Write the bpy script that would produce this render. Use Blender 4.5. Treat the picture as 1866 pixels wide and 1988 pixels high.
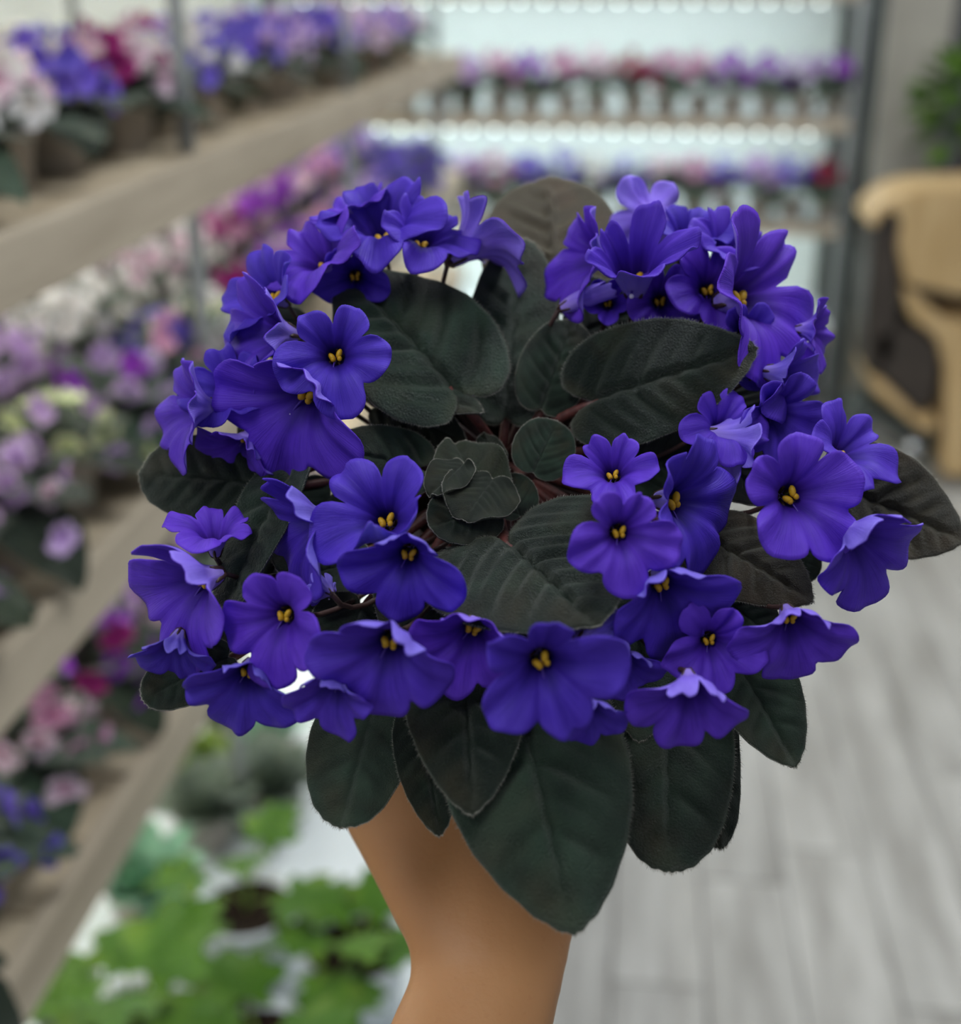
import bpy, bmesh, math, random
from mathutils import Vector, Matrix

for o in list(bpy.data.objects): bpy.data.objects.remove(o, do_unlink=True)
scene = bpy.context.scene
COL = scene.collection
PI = math.pi

# ------------------------------------------------------------------ camera
W, H = 1866, 1988
F = 2500.0
PITCH = math.atan(1034 / F)
YAW = math.radians(6.7)
EYE = Vector((0, 0, 1.42))
FW = Vector((-math.sin(YAW) * math.cos(PITCH), math.cos(YAW) * math.cos(PITCH), -math.sin(PITCH)))
RT = Vector((math.cos(YAW), math.sin(YAW), 0))
UP = RT.cross(FW)
cam_d = bpy.data.cameras.new('camera')
cam = bpy.data.objects.new('camera', cam_d); COL.objects.link(cam)
cam.location = EYE
cam.rotation_euler = Matrix((RT, UP, -FW)).transposed().to_euler()
cam_d.sensor_fit = 'HORIZONTAL'; cam_d.sensor_width = 36.0
cam_d.lens = F / W * 36.0
cam_d.clip_start = 0.02; cam_d.clip_end = 60
cam_d.dof.use_dof = True
cam_d.dof.focus_distance = 0.425
cam_d.dof.aperture_fstop = 5.8
cam_d.dof.aperture_blades = 0
scene.camera = cam

# ------------------------------------------------------------------ light
world = bpy.data.worlds.new('world'); scene.world = world
world.use_nodes = True
bg = world.node_tree.nodes['Background']
bg.inputs['Color'].default_value = (0.86, 0.93, 1.0, 1)
bg.inputs['Strength'].default_value = 0.34
def area(name, loc, target, sx, sy, power, col):
    l = bpy.data.lights.new(name, 'AREA'); l.shape = 'RECTANGLE'; l.size = sx; l.size_y = sy
    l.energy = power; l.color = col
    o = bpy.data.objects.new(name, l); COL.objects.link(o); o.location = loc
    o.rotation_euler = (Vector(target) - Vector(loc)).to_track_quat('-Z', 'Y').to_euler()
    return o
area('ceiling_panel_light', (0.6, 1.2, 2.95), (0.6, 1.2, 0), 0.6, 1.2, 36, (0.93, 0.97, 1.0))
area('ceiling_panel_light.001', (0.6, 3.4, 2.95), (0.6, 3.4, 0), 0.6, 1.2, 28, (0.95, 0.98, 1.0))
area('ceiling_panel_light.002', (-0.7, -0.6, 2.95), (-0.7, -0.6, 0), 0.6, 1.2, 22, (0.93, 0.97, 1.0))

vs = scene.view_settings
vs.view_transform = 'Standard'; vs.look = 'None'; vs.gamma = 1.0; vs.use_curve_mapping = False
vs.exposure = 0.0

# ------------------------------------------------------------------ helpers
MW = {}
def px(x, y, d):
    """point on the ray through photo pixel (x, y) at forward distance d"""
    return EYE + ((x - W / 2) / F * RT - (y - H / 2) / F * UP + FW) * d
def px_plane(x, y, axis, val):
    r = (x - W / 2) / F * RT - (y - H / 2) / F * UP + FW
    return EYE + r * ((val - EYE[axis]) / r[axis])
def cv(v):
    """vector given as (right, up, towards viewer) -> world"""
    return v[0] * RT + v[1] * UP - v[2] * FW
def lin(r, g, b):
    f = lambda c: (c / 255 / 12.92) if c / 255 <= 0.04045 else ((c / 255 + 0.055) / 1.055) ** 2.4
    return (f(r), f(g), f(b), 1)

def link(o, parent=None, M=None):
    COL.objects.link(o)
    M = M or Matrix.Identity(4)
    MW[o.name] = M
    if parent is not None:
        o.parent = parent
        o.matrix_local = MW[parent.name].inverted() @ M
    else:
        o.matrix_local = M
    return o
def obj(name, me, parent=None, M=None):
    return link(bpy.data.objects.new(name, me), parent, M)
def empty(name, loc, parent=None):
    o = bpy.data.objects.new(name, None); o.empty_display_size = 0.02
    return link(o, parent, Matrix.Translation(loc))
def tag(o, label, cat, group=None, kind=None):
    o['label'] = label; o['category'] = cat
    if group: o['group'] = group
    if kind: o['kind'] = kind
    return o
def mesh(name, verts, faces, mats, smooth=True, attrs=None, uv=None):
    me = bpy.data.meshes.new(name)
    me.from_pydata(verts, [], faces)
    for m in (mats if isinstance(mats, (list, tuple)) else [mats]): me.materials.append(m)
    if smooth: me.polygons.foreach_set('use_smooth', [True] * len(me.polygons))
    for k, vals in (attrs or {}).items():
        a = me.attributes.new(k, 'FLOAT', 'POINT'); a.data.foreach_set('value', vals)
    me.update()
    return me
def from_bm(name, bm, mats, smooth=False):
    me = bpy.data.meshes.new(name); bm.normal_update(); bm.to_mesh(me); bm.free()
    for m in (mats if isinstance(mats, (list, tuple)) else [mats]): me.materials.append(m)
    if smooth: me.polygons.foreach_set('use_smooth', [True] * len(me.polygons))
    return me
def box_bm(bm, lo, hi, bev=0.0):
    lo, hi = Vector(lo), Vector(hi)
    r = bmesh.ops.create_cube(bm, size=1.0)
    for v in r['verts']:
        v.co = Vector([(lo[i] + hi[i]) / 2 + v.co[i] * (hi[i] - lo[i]) for i in range(3)])
    if bev:
        es = list({e for v in r['verts'] for e in v.link_edges})
        bmesh.ops.bevel(bm, geom=es, offset=bev, segments=2, profile=0.6, affect='EDGES')
def box(name, lo, hi, mat, parent=None, bev=0.003):
    """box placed at its own centre"""
    lo, hi = Vector(lo), Vector(hi); c = (lo + hi) / 2
    bm = bmesh.new(); box_bm(bm, lo - c, hi - c, bev)
    return obj(name, from_bm(name, bm, mat), parent, Matrix.Translation(c))
def tube_geo(pts, radii, n=8, cap=True):
    V, Fc = [], []
    pts = [Vector(p) for p in pts]
    prev = None
    for i, p in enumerate(pts):
        t = (pts[min(i + 1, len(pts) - 1)] - pts[max(i - 1, 0)]).normalized()
        if prev is None:
            a = t.orthogonal().normalized()
        else:
            a = (prev - t * prev.dot(t)).normalized()
        prev = a; b = t.cross(a)
        r = radii[i] if isinstance(radii, (list, tuple)) else radii
        for k in range(n):
            q = 2 * PI * k / n
            V.append(p + (a * math.cos(q) + b * math.sin(q)) * r)
    for i in range(len(pts) - 1):
        for k in range(n):
            Fc.append((i * n + k, i * n + (k + 1) % n, (i + 1) * n + (k + 1) % n, (i + 1) * n + k))
    if cap:
        Fc.append(tuple(range(n))[::-1]); Fc.append(tuple((len(pts) - 1) * n + k for k in range(n)))
    return V, Fc
def bez(p0, p1, p2, p3, n=10):
    out = []
    for i in range(n + 1):
        t = i / n; s = 1 - t
        out.append(p0 * s ** 3 + p1 * 3 * s * s * t + p2 * 3 * s * t * t + p3 * t ** 3)
    return out
def merge(parts):
    V, Fc = [], []
    for v, f in parts:
        o = len(V); V += list(v); Fc += [tuple(i + o for i in q) for q in f]
    return V, Fc
def lathe_geo(prof, n=24, cap=True):
    V, Fc = [], []
    for r, z in prof:
        for k in range(n):
            a = 2 * PI * k / n; V.append(Vector((r * math.cos(a), r * math.sin(a), z)))
    for i in range(len(prof) - 1):
        for k in range(n):
            Fc.append((i * n + k, i * n + (k + 1) % n, (i + 1) * n + (k + 1) % n, (i + 1) * n + k))
    if cap:
        Fc.append(tuple(range(n))[::-1]); Fc.append(tuple((len(prof) - 1) * n + k for k in range(n)))
    return V, Fc
def ball_geo(c, r, M=None, nu=8, nv=6):
    prof = [(math.sin(PI * i / nv) + 1e-4, -math.cos(PI * i / nv)) for i in range(nv + 1)]
    V, Fc = lathe_geo(prof, nu)
    r = r if isinstance(r, (list, tuple)) else (r, r, r)
    out = []
    for v in V:
        q = Vector((v.x * r[0], v.y * r[1], v.z * r[2]))
        if M: q = M @ q
        out.append(q + Vector(c))
    return out, Fc

# ------------------------------------------------------------------ materials
def nodes(name):
    m = bpy.data.materials.new(name); m.use_nodes = True
    nt = m.node_tree; b = nt.nodes['Principled BSDF']
    return m, nt, b
def N(nt, typ, **kw):
    n = nt.nodes.new(typ)
    for k, v in kw.items(): setattr(n, k, v)
    return n
def mixc(nt, fac, a, b, blend='MIX'):
    m = N(nt, 'ShaderNodeMix', data_type='RGBA', blend_type=blend)
    for sock, v in ((0, fac), (6, a), (7, b)):
        if hasattr(v, 'is_linked') or hasattr(v, 'links'): nt.links.new(v, m.inputs[sock])
        else: m.inputs[sock].default_value = v
    return m.outputs[2]
def noise(nt, scale, detail=3, coord=None, rough=0.5):
    n = N(nt, 'ShaderNodeTexNoise'); n.inputs['Scale'].default_value = scale; n.inputs['Detail'].default_value = detail
    n.inputs['Roughness'].default_value = rough
    if coord is not None: nt.links.new(coord, n.inputs['Vector'])
    return n.outputs['Fac']
def ramp(nt, fac, lo, hi, a=0.0, b=1.0):
    r = N(nt, 'ShaderNodeMapRange'); r.clamp = True
    nt.links.new(fac, r.inputs[0])
    for i, v in enumerate((lo, hi, a, b)): r.inputs[i + 1].default_value = v
    return r.outputs[0]
def attr(nt, name): return N(nt, 'ShaderNodeAttribute', attribute_name=name).outputs['Fac']
def coords(nt, which='Object', scale=None):
    c = N(nt, 'ShaderNodeTexCoord').outputs[which]
    if scale:
        mp = N(nt, 'ShaderNodeMapping'); mp.inputs['Scale'].default_value = scale
        nt.links.new(c, mp.inputs['Vector']); return mp.outputs[0]
    return c
def bump(nt, b, height, strength=0.3, dist=0.001):
    bp = N(nt, 'ShaderNodeBump'); bp.inputs['Strength'].default_value = strength; bp.inputs['Distance'].default_value = dist
    nt.links.new(height, bp.inputs['Height']); nt.links.new(bp.outputs[0], b.inputs['Normal'])
def simple(name, c, rough=0.6, var=0.12, scale=20, spec=0.4, c2=None, metal=0.0, stretch=None, bmp=0.0):
    m, nt, b = nodes(name)
    n = noise(nt, scale, 4, coords(nt, 'Object', stretch))
    c2 = c2 or tuple([x * (1 - var * 2.2) for x in c[:3]] + [1])
    nt.links.new(mixc(nt, ramp(nt, n, 0.3, 0.7), c2, c), b.inputs['Base Color'])
    b.inputs['Roughness'].default_value = rough; b.inputs['Specular IOR Level'].default_value = spec
    b.inputs['Metallic'].default_value = metal
    if bmp: bump(nt, b, n, bmp, 0.002)
    return m

def petal_mat(name, edge, mid, throat, vein, transl=0.12, rough=0.55):
    m, nt, b = nodes(name)
    ring, ang = attr(nt, 'ring'), attr(nt, 'ang')
    cx = N(nt, 'ShaderNodeCombineXYZ')
    nt.links.new(ang, cx.inputs[0]); nt.links.new(ring, cx.inputs[1])
    mp = N(nt, 'ShaderNodeMapping'); mp.inputs['Scale'].default_value = (60, 2.2, 1)
    nt.links.new(cx.outputs[0], mp.inputs['Vector'])
    streak = noise(nt, 1.0, 3, mp.outputs[0])
    oi = N(nt, 'ShaderNodeObjectInfo').outputs['Random']
    blot = noise(nt, 3.5, 3, coords(nt, 'Object'))
    c = mixc(nt, ramp(nt, ring, 0.25, 0.85), mid, edge)
    c = mixc(nt, ramp(nt, blot, 0.35, 0.7, 0, 0.55), c, mid)
    va = N(nt, 'ShaderNodeMath', operation='MULTIPLY')
    nt.links.new(ramp(nt, streak, 0.52, 0.66), va.inputs[0]); nt.links.new(ramp(nt, ring, 0.2, 0.95, 0.75, 0.2), va.inputs[1])
    c = mixc(nt, va.outputs[0], c, vein)
    lt = attr(nt, 'lt')
    ml = N(nt, 'ShaderNodeMath', operation='MULTIPLY')
    nt.links.new(ramp(nt, lt, 0.02, 0.3, 0.7, 0), ml.inputs[0]); nt.links.new(ramp(nt, ring, 0.3, 0.9, 1, 0), ml.inputs[1])
    c = mixc(nt, ml.outputs[0], c, vein)
    c = mixc(nt, ramp(nt, ring, 0.12, 0.5, 1, 0), c, throat)
    hs = N(nt, 'ShaderNodeHueSaturation')
    nt.links.new(ramp(nt, oi, 0, 1, 0.494, 0.507), hs.inputs['Hue']); nt.links.new(ramp(nt, oi, 0, 1, 0.88, 1.1), hs.inputs['Value'])
    nt.links.new(c, hs.inputs['Color'])
    nt.links.new(hs.outputs[0], b.inputs['Base Color'])
    b.inputs['Roughness'].default_value = rough; b.inputs['Specular IOR Level'].default_value = 0.25
    b.inputs['Sheen Weight'].default_value = 0.08; b.inputs['Sheen Roughness'].default_value = 0.4
    b.inputs['Sheen Tint'].default_value = tuple(min(1, x * 1.6 + .05) for x in edge[:3]) + (1,)
    bump(nt, b, streak, 0.25, 0.02)
    tr = N(nt, 'ShaderNodeBsdfTranslucent'); nt.links.new(hs.outputs[0], tr.inputs['Color'])
    mx = N(nt, 'ShaderNodeMixShader'); mx.inputs[0].default_value = transl
    nt.links.new(b.outputs[0], mx.inputs[1]); nt.links.new(tr.outputs[0], mx.inputs[2])
    nt.links.new(mx.outputs[0], nt.nodes['Material Output'].inputs['Surface'])
    return m
PETAL = petal_mat('violet_petal', lin(92, 56, 198), lin(70, 35, 168), lin(32, 10, 104), lin(46, 17, 134))
PETAL_B = petal_mat('violet_petal_underside', lin(140, 122, 232), lin(118, 92, 214), lin(150, 130, 220), lin(96, 70, 196))

def leaf_mat(name, dark, mid, brown, edge, sheen=0.35, rough=0.5):
    m, nt, b = nodes(name)
    lx, ly, vein, rim = attr(nt, 'lx'), attr(nt, 'ly'), attr(nt, 'vein'), attr(nt, 'ring')
    o = coords(nt, 'Object')
    n1 = noise(nt, 2.6, 3, o); n2 = noise(nt, 85, 3, o, 0.7)
    oi = N(nt, 'ShaderNodeObjectInfo').outputs['Random']
    ad = N(nt, 'ShaderNodeMath', operation='ADD'); nt.links.new(n1, ad.inputs[0]); nt.links.new(ramp(nt, oi, 0, 1, -0.16, 0.14), ad.inputs[1])
    c = mixc(nt, ramp(nt, ad.outputs[0], 0.4, 0.68), dark, mid)
    c = mixc(nt, ramp(nt, noise(nt, 1.7, 2, o), 0.5, 0.78, 0, 0.75), c, brown)
    c = mixc(nt, ramp(nt, n2, 0.5, 0.8, 0, 0.22), c, edge)
    c = mixc(nt, ramp(nt, vein, 0.2, 0.9, 0, 0.35), c, dark)
    c = mixc(nt, ramp(nt, rim, 0.975, 1.0, 0, 0.25), c, edge)
    nt.links.new(c, b.inputs['Base Color'])
    b.inputs['Roughness'].default_value = rough; b.inputs['Specular IOR Level'].default_value = 0.35
    b.inputs['Sheen Weight'].default_value = sheen; b.inputs['Sheen Roughness'].default_value = 0.35
    b.inputs['Sheen Tint'].default_value = (0.75, 0.8, 0.68, 1)
    bump(nt, b, n2, 0.55, 0.03)
    return m
LEAF = leaf_mat('violet_leaf', lin(20, 31, 23), lin(50, 68, 54), lin(70, 59, 39), lin(84, 96, 78), 0.14, 0.46)
LEAF_R = leaf_mat('violet_leaf_bronze', lin(40, 36, 26), lin(66, 59, 44), lin(86, 70, 52), lin(98, 90, 72), 0.14)
LEAF_B = leaf_mat('violet_leaf_underside', lin(84, 76, 60), lin(100, 90, 72), lin(112, 86, 68), lin(124, 116, 98), 0.12)
LEAF_G = leaf_mat('violet_leaf_young', lin(20, 29, 18), lin(34, 45, 28), lin(46, 43, 24), lin(60, 68, 46), 0.08)
HAIR = simple('leaf_hair', lin(176, 172, 160), 0.6, 0.05, 40)
PETIOLE = simple('petiole', lin(98, 52, 48), 0.5, 0.25, 30, c2=lin(66, 36, 32))
STALK = simple('flower_stalk', lin(70, 48, 44), 0.5, 0.2, 30)
ANTHER = simple('anther', lin(214, 170, 34), 0.5, 0.15, 8, c2=lin(180, 130, 16))
THROAT = simple('throat_cup', lin(72, 76, 34), 0.6, 0.2, 8)
STIGMA = simple('stigma', lin(225, 215, 240), 0.4, 0.03, 8)
STYLE = simple('style', lin(70, 40, 150), 0.5, 0.1, 8)
POTW = simple('white_pot', lin(206, 204, 196), 0.45, 0.05, 6)
SOIL = simple('soil', lin(52, 40, 30), 0.95, 0.4, 120, 0.1, bmp=0.8)

# ------------------------------------------------------------------ leaf and flower shapes
def spline(P, n):
    out = []
    m = len(P) - 1
    for i in range(n + 1):
        t = i / n * m; k = min(int(t), m - 1); f = t - k
        p0, p1, p2, p3 = P[max(k - 1, 0)], P[k], P[k + 1], P[min(k + 2, m)]
        out.append(tuple(0.5 * (2 * b + (c - a) * f + (2 * a - 5 * b + 4 * c - d) * f * f + (3 * b - a - 3 * c + d) * f ** 3)
                         for a, b, c, d in zip(p0, p1, p2, p3)))
    return out
HEART = [(0, -0.01), (0.07, -0.11), (0.2, -0.17), (0.36, -0.11), (0.475, 0.06), (0.5, 0.27), (0.455, 0.5), (0.345, 0.71), (0.2, 0.88), (0.075, 0.97), (0, 1.0)]
OVAL = [(0, -0.01), (0.1, -0.07), (0.25, -0.06), (0.39, 0.04), (0.48, 0.22), (0.5, 0.44), (0.455, 0.66), (0.345, 0.85), (0.2, 0.955), (0.08, 0.99), (0, 1.0)]
def leaf_geo(width=0.9, outline=HEART, cup=0.1, arch=0.15, relief=1.0, seed=0, na=48, nr=16, crenate=0.006, wavy=0.02, side=0.0, fold=0.0):
    rnd = random.Random(seed)
    ph = [rnd.uniform(0, 6.28) for _ in range(6)]
    half = spline(outline, na)
    ring = [(x * width, y) for x, y in half] + [(-x * width, y) for x, y in half[-2:0:-1]]
    n = len(ring); cx, cy = 0.0, 0.3
    V, Fc, A, B, C_, D_ = [], [], [], [], [], []
    def put(x, y, rho, k):
        ax = abs(x)
        q = y - 0.5 * ax - 0.8 * ax * ax + 0.02 * math.sin(ph[0] + 3 * y) * (1 if x > 0 else -1)
        fr = (q / 0.29 + (0.25 if x > 0 else 0)) % 1.0
        dv = min(fr, 1 - fr)
        lat = math.exp(-(dv / (0.12 + 0.25 * min(1, ax / width))) ** 2) * min(1, ax / 0.06) * min(1, (1.02 - rho) / 0.25) if q > -0.12 else 0
        mid = math.exp(-(x / 0.028) ** 2) * max(0.0, min(1, (1.0 - y) / 0.25))
        z = -relief * (0.013 * lat + 0.028 * mid) + relief * 0.016 * math.sin(PI * dv * 2) * (1 - rho ** 4)
        w = width * 0.5
        z += cup * (x / w) ** 2 * w
        z += fold * ax
        z -= arch * (y - 0.25) ** 2 * (1 if y > 0.25 else 0.5)
        z += side * x * y
        z += wavy * rho ** 3 * math.sin(2 * PI * k / n * 3 + ph[1]) + wavy * 0.6 * rho ** 4 * math.sin(2 * PI * k / n * 7 + ph[2])
        V.append((x, y, z)); A.append(x); B.append(y); C_.append(max(lat, mid)); D_.append(rho)
    put(cx, cy, 0, 0)
    for j in range(1, nr + 1):
        rho = (j / nr) ** 0.85
        for k, (x, y) in enumerate(ring):
            e = 1 + crenate * math.sin(k * PI * 0.5 + ph[3]) * (rho > 0.97)
            put(cx + (x - cx) * rho * e, cy + (y - cy) * rho * e, rho, k)
    for k in range(n):
        Fc.append((0, 1 + (k + 1) % n, 1 + k)) if False else Fc.append((0, 1 + k, 1 + (k + 1) % n))
    for j in range(nr - 1):
        for k in range(n):
            a = 1 + j * n + k; b = 1 + j * n + (k + 1) % n
            Fc.append((a, a + n, b + n, b))
    return V, Fc, dict(lx=A, ly=B, vein=C_, ring=D_)

LOBES = [(125, 33), (55, 33), (-20, 40), (-90, 36), (200, 40)]      # centre angle, half width: upper left, upper right, right, lower, left
SIZES = [0.86, 0.86, 1.0, 1.06, 1.0]
def flower_geo(cup=35, tips=(15, 15, 10, 10, 10), seed=0, na=80, nr=14, ruffle=0.035, notch=0.56, point=0.0):
    rnd = random.Random(seed)
    ph = [rnd.uniform(0, 6.28) for _ in range(8)]
    sz = [s * rnd.uniform(0.9, 1.1) for s in SIZES]
    notc = [notch * rnd.uniform(0.88, 1.12) for _ in SIZES]
    pk = [point + rnd.uniform(-0.02, 0.07) for _ in SIZES]
    rr = [rnd.uniform(0.5, 1.5) for _ in SIZES]
    tw = [rnd.uniform(-16, 16) for _ in SIZES]
    tips = [q + rnd.uniform(-12, 12) for q in tips]
    LT = []
    cen = []
    V, Fc, A, B = [], [], [], []
    cols = []
    for k in range(na):
        a = 360 * k / na - 126
        best = None
        for i, (c, h) in enumerate(LOBES):
            d = (a - c + 180) % 360 - 180
            t = d / h
            if best is None or abs(t) < abs(best[1]): best = (i, t)
        i, t = best; t = max(-1, min(1, t))
        nb = 0; bt = 99
        for j, (c, h) in enumerate(LOBES):
            if j == i: continue
            d = abs((a - c + 180) % 360 - 180) / h
            if d < bt: bt, nb = d, j
        nn = (notc[i] + notc[nb]) / 2
        L = nn + (sz[i] - nn) * (max(0, 1 - abs(t) ** 2.3)) ** 0.5
        L += pk[i] * math.exp(-(t / 0.16) ** 2) - 0.03 * math.exp(-((t - 0.05 * math.sin(ph[i])) / 0.1) ** 2) * (i in (0, 1, 3))
        blend = 0.5 * max(0, abs(t)) ** 3
        tip = tips[i] * (1 - blend) + tips[nb] * blend
        tip += tw[i] * t * (1 - abs(t))  * 2
        cols.append((math.radians(a), L, tip, t, i))
    for k, (a, L, tip, t, i) in enumerate(cols):
        r, z = 0.07, -0.17
        pts = [(r, z)]
        steps = nr * 4
        for s_ in range(1, steps + 1):
            s = s_ / steps * L
            if s < 0.16: al = 72
            elif s < 0.34: al = 72 + (cup - 72) * ((s - 0.16) / 0.18) ** 0.8
            else:
                u = min(1, (s - 0.34) / 0.5); u = u * u * (3 - 2 * u)
                al = cup + (tip - cup) * u
            r += math.cos(math.radians(al)) * L / steps; z += math.sin(math.radians(al)) * L / steps
            if s_ % 4 == 0: pts.append((r, z))
        for j, (r, z) in enumerate(pts):
            f = j / nr
            g = f * f
            zz = z + g * ruffle * rr[i] * math.sin(a * 7 + ph[6]) + g * ruffle * 0.8 * math.sin(a * 13 + ph[7])
            zz -= 0.06 * f * math.exp(-(t / 0.25) ** 2)                 # groove down the middle of each lobe
            zz += 0.03 * math.sin(f * PI) * (1 - t * t)
            aa = a + 0.05 * g * math.sin(a * 5 + ph[5])
            V.append((r * math.cos(aa), r * math.sin(aa), zz)); A.append(f); B.append(a); LT.append(abs(t))
    m = nr + 1
    for k in range(na):
        k2 = (k + 1) % na
        for j in range(nr):
            Fc.append((k * m + j, k * m + j + 1, k2 * m + j + 1, k2 * m + j))
    Fc.append(tuple(k * m for k in range(na))[::-1])
    return V, Fc, dict(ring=A, ang=B, lt=LT)

# ------------------------------------------------------------------ the setting
def plank_mat(name, a, b_, scale=(1, 9, 9), rough=0.5, var=0.0):
    m, nt, b = nodes(name)
    oi = N(nt, 'ShaderNodeObjectInfo').outputs['Random']
    c0 = coords(nt, 'Object', scale)
    ad = N(nt, 'ShaderNodeVectorMath', operation='ADD'); nt.links.new(c0, ad.inputs[0])
    cmb = N(nt, 'ShaderNodeCombineXYZ'); nt.links.new(ramp(nt, oi, 0, 1, 0, 40), cmb.inputs[0]); nt.links.new(cmb.outputs[0], ad.inputs[1])
    g = noise(nt, 2.2, 5, ad.outputs[0], 0.6)
    c = mixc(nt, ramp(nt, g, 0.32, 0.68), a, b_)
    hs = N(nt, 'ShaderNodeHueSaturation'); nt.links.new(c, hs.inputs['Color'])
    nt.links.new(ramp(nt, oi, 0, 1, 1 - var, 1 + var), hs.inputs['Value'])
    nt.links.new(hs.outputs[0], b.inputs['Base Color'])
    b.inputs['Roughness'].default_value = rough; b.inputs['Specular IOR Level'].default_value = 0.3
    bump(nt, b, g, 0.15, 0.002)
    return m
FLOOR_M = plank_mat('grey_oak_laminate', lin(138, 135, 129), lin(184, 182, 177), (7, 0.9, 7), 0.45, 0.09)
GAP_M = simple('floor_underlay', lin(92, 90, 86), 0.9)
WALL_M = simple('white_wall', lin(226, 232, 230), 0.8, 0.02, 3)
CONC_M = simple('concrete', lin(176, 171, 159), 0.9, 0.10, 5, 0.2, bmp=0.2)
GREY_WALL = simple('grey_wall', lin(118, 118, 118), 0.9, 0.05, 3, 0.2)
DECK_M = plank_mat('weathered_deck_board', lin(164, 146, 120), lin(196, 182, 158), (9, 1.2, 9), 0.7, 0.12)
LIP_M = plank_mat('deck_edge_board', lin(156, 143, 124), lin(184, 171, 151), (8, 0.8, 8), 0.7, 0.05)
STEEL = simple('grey_steel', lin(150, 154, 154), 0.4, 0.08, 30, 0.5, metal=0.3)
DARKST = simple('dark_steel', lin(70, 76, 74), 0.45, 0.12, 40, 0.5, metal=0.2)
WHITE_M = simple('white_laminate', lin(222, 228, 230), 0.5, 0.03, 4)

floor = box('floor', (-1.4, -0.6, -0.05), (2.4, 5.2, -0.004), GAP_M, None, 0)
floor['kind'] = 'structure'; floor['label'] = 'grey wood laminate floor of narrow planks'
rnd = random.Random(4)
PLW, PLL = 0.145, 1.2
bmp_ = bmesh.new(); box_bm(bmp_, (-PLW / 2 + .0015, -PLL / 2 + .0015, -0.006), (PLW / 2 - .0015, PLL / 2 - .0015, 0.0), 0.0012)
plank_me = from_bm('floor_plank', bmp_, FLOOR_M)
ix = 0
x = -0.20
while x < 2.2:
    y0 = -0.4 - rnd.uniform(0, 1.1)
    while y0 < 5.0:
        yc = y0 + PLL / 2
        if yc > 0.3 and yc < 4.6: obj('floor_plank', plank_me, floor, Matrix.Translation((x, yc, 0.0)))
        y0 += PLL
    x += PLW
w = box('wall_left', (-1.32, -0.6, -0.05), (-1.22, 5.2, 2.2), WALL_M, None, 0); w['kind'] = 'structure'; w['label'] = 'white wall behind the long plant rack'
w = box('wall_back', (-1.32, 4.82, -0.05), (0.74, 4.92, 2.2), WALL_M, None, 0); w['kind'] = 'structure'; w['label'] = 'white wall behind the far plant rack'
w = box('wall_right', (0.74, 4.95, -0.05), (2.4, 5.05, 2.2), GREY_WALL, None, 0); w['kind'] = 'structure'; w['label'] = 'grey wall behind the concrete column'
w = box('column', (0.765, 4.46, 0.0), (0.97, 4.8, 2.2), CONC_M, None, 0.006); w['kind'] = 'structure'; w['label'] = 'bare grey concrete column beside the far rack'

def emis(name, c, s):
    m, nt, b = nodes(name)
    b.inputs['Base Color'].default_value = (0.8, 0.8, 0.8, 1)
    b.inputs['Emission Color'].default_value = c
    n = noise(nt, 40, 1, coords(nt, 'Object', (1, 1, 1)))
    nt.links.new(ramp(nt, n, 0, 1, s * 0.9, s * 1.1), b.inputs['Emission Strength'])
    return m
LED = emis('led_strip', (0.90, 1.0, 0.98, 1), 15.0)
LED2 = emis('led_strip_left', (0.94, 1.0, 0.97, 1), 17.0)

# ---- long rack on the left
XE, XB = -0.55, -1.12            # front and rear edge
DECKS = [(1.213, 'top'), (0.862, 'middle'), (0.567, 'lower')]
rack = empty('plant_rack', (XE, 1.6, 0))
tag(rack, 'long plant rack with three beige boarded decks along the left wall', 'rack')
bmp_ = bmesh.new(); box_bm(bmp_, (-(XE - XB) / 2, -0.0595, -0.009), ((XE - XB) / 2, 0.0595, 0.009), 0.002)
deck_me = from_bm('deck_board', bmp_, DECK_M)
YS, YE = 0.35, 4.1
for z, nm in DECKS + [(1.575, 'canopy')]:
    d = box('edge_board', (XE - 0.004, YS, z - 0.062), (XE + 0.014, YE, z + 0.004), LIP_M, rack)
    d2 = box('rear_rail', (XB - 0.02, YS, z - 0.062), (XB, YE, z - 0.002), LIP_M, rack)
    y = YS + 0.06
    while y < YE:
        obj('deck_board', deck_me, rack, Matrix.Translation(((XE + XB) / 2, y, z - 0.009)))
        y += 0.1225
    st = box('led_strip', (-0.86, YS, z - 0.045), (-0.83, YE - 0.05, z - 0.030), LED2, rack, 0)
for y in (0.68, 1.665, 2.65, 3.83):
    for xx in (XE - 0.028, XB - 0.012):
        box('post', (xx - 0.009, y - 0.009, 0.15), (xx + 0.009, y + 0.009, 1.9), STEEL, rack, 0.002)

# ---- low white bench under it
bench = empty('low_plinth', (-0.6, 2.2, 0))
tag(bench, 'low white plinth with leafy green plants under the left rack', 'plinth')
box('plinth_top', (-1.2, 0.5, 0.125), (-0.15, 3.9, 0.15), WHITE_M, bench, 0.004)
for y in (0.7, 2.2, 3.7):
    box('plinth_support', (-1.15, y - 0.02, 0), (-0.25, y + 0.02, 0.125), WHITE_M, bench, 0.002)

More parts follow.
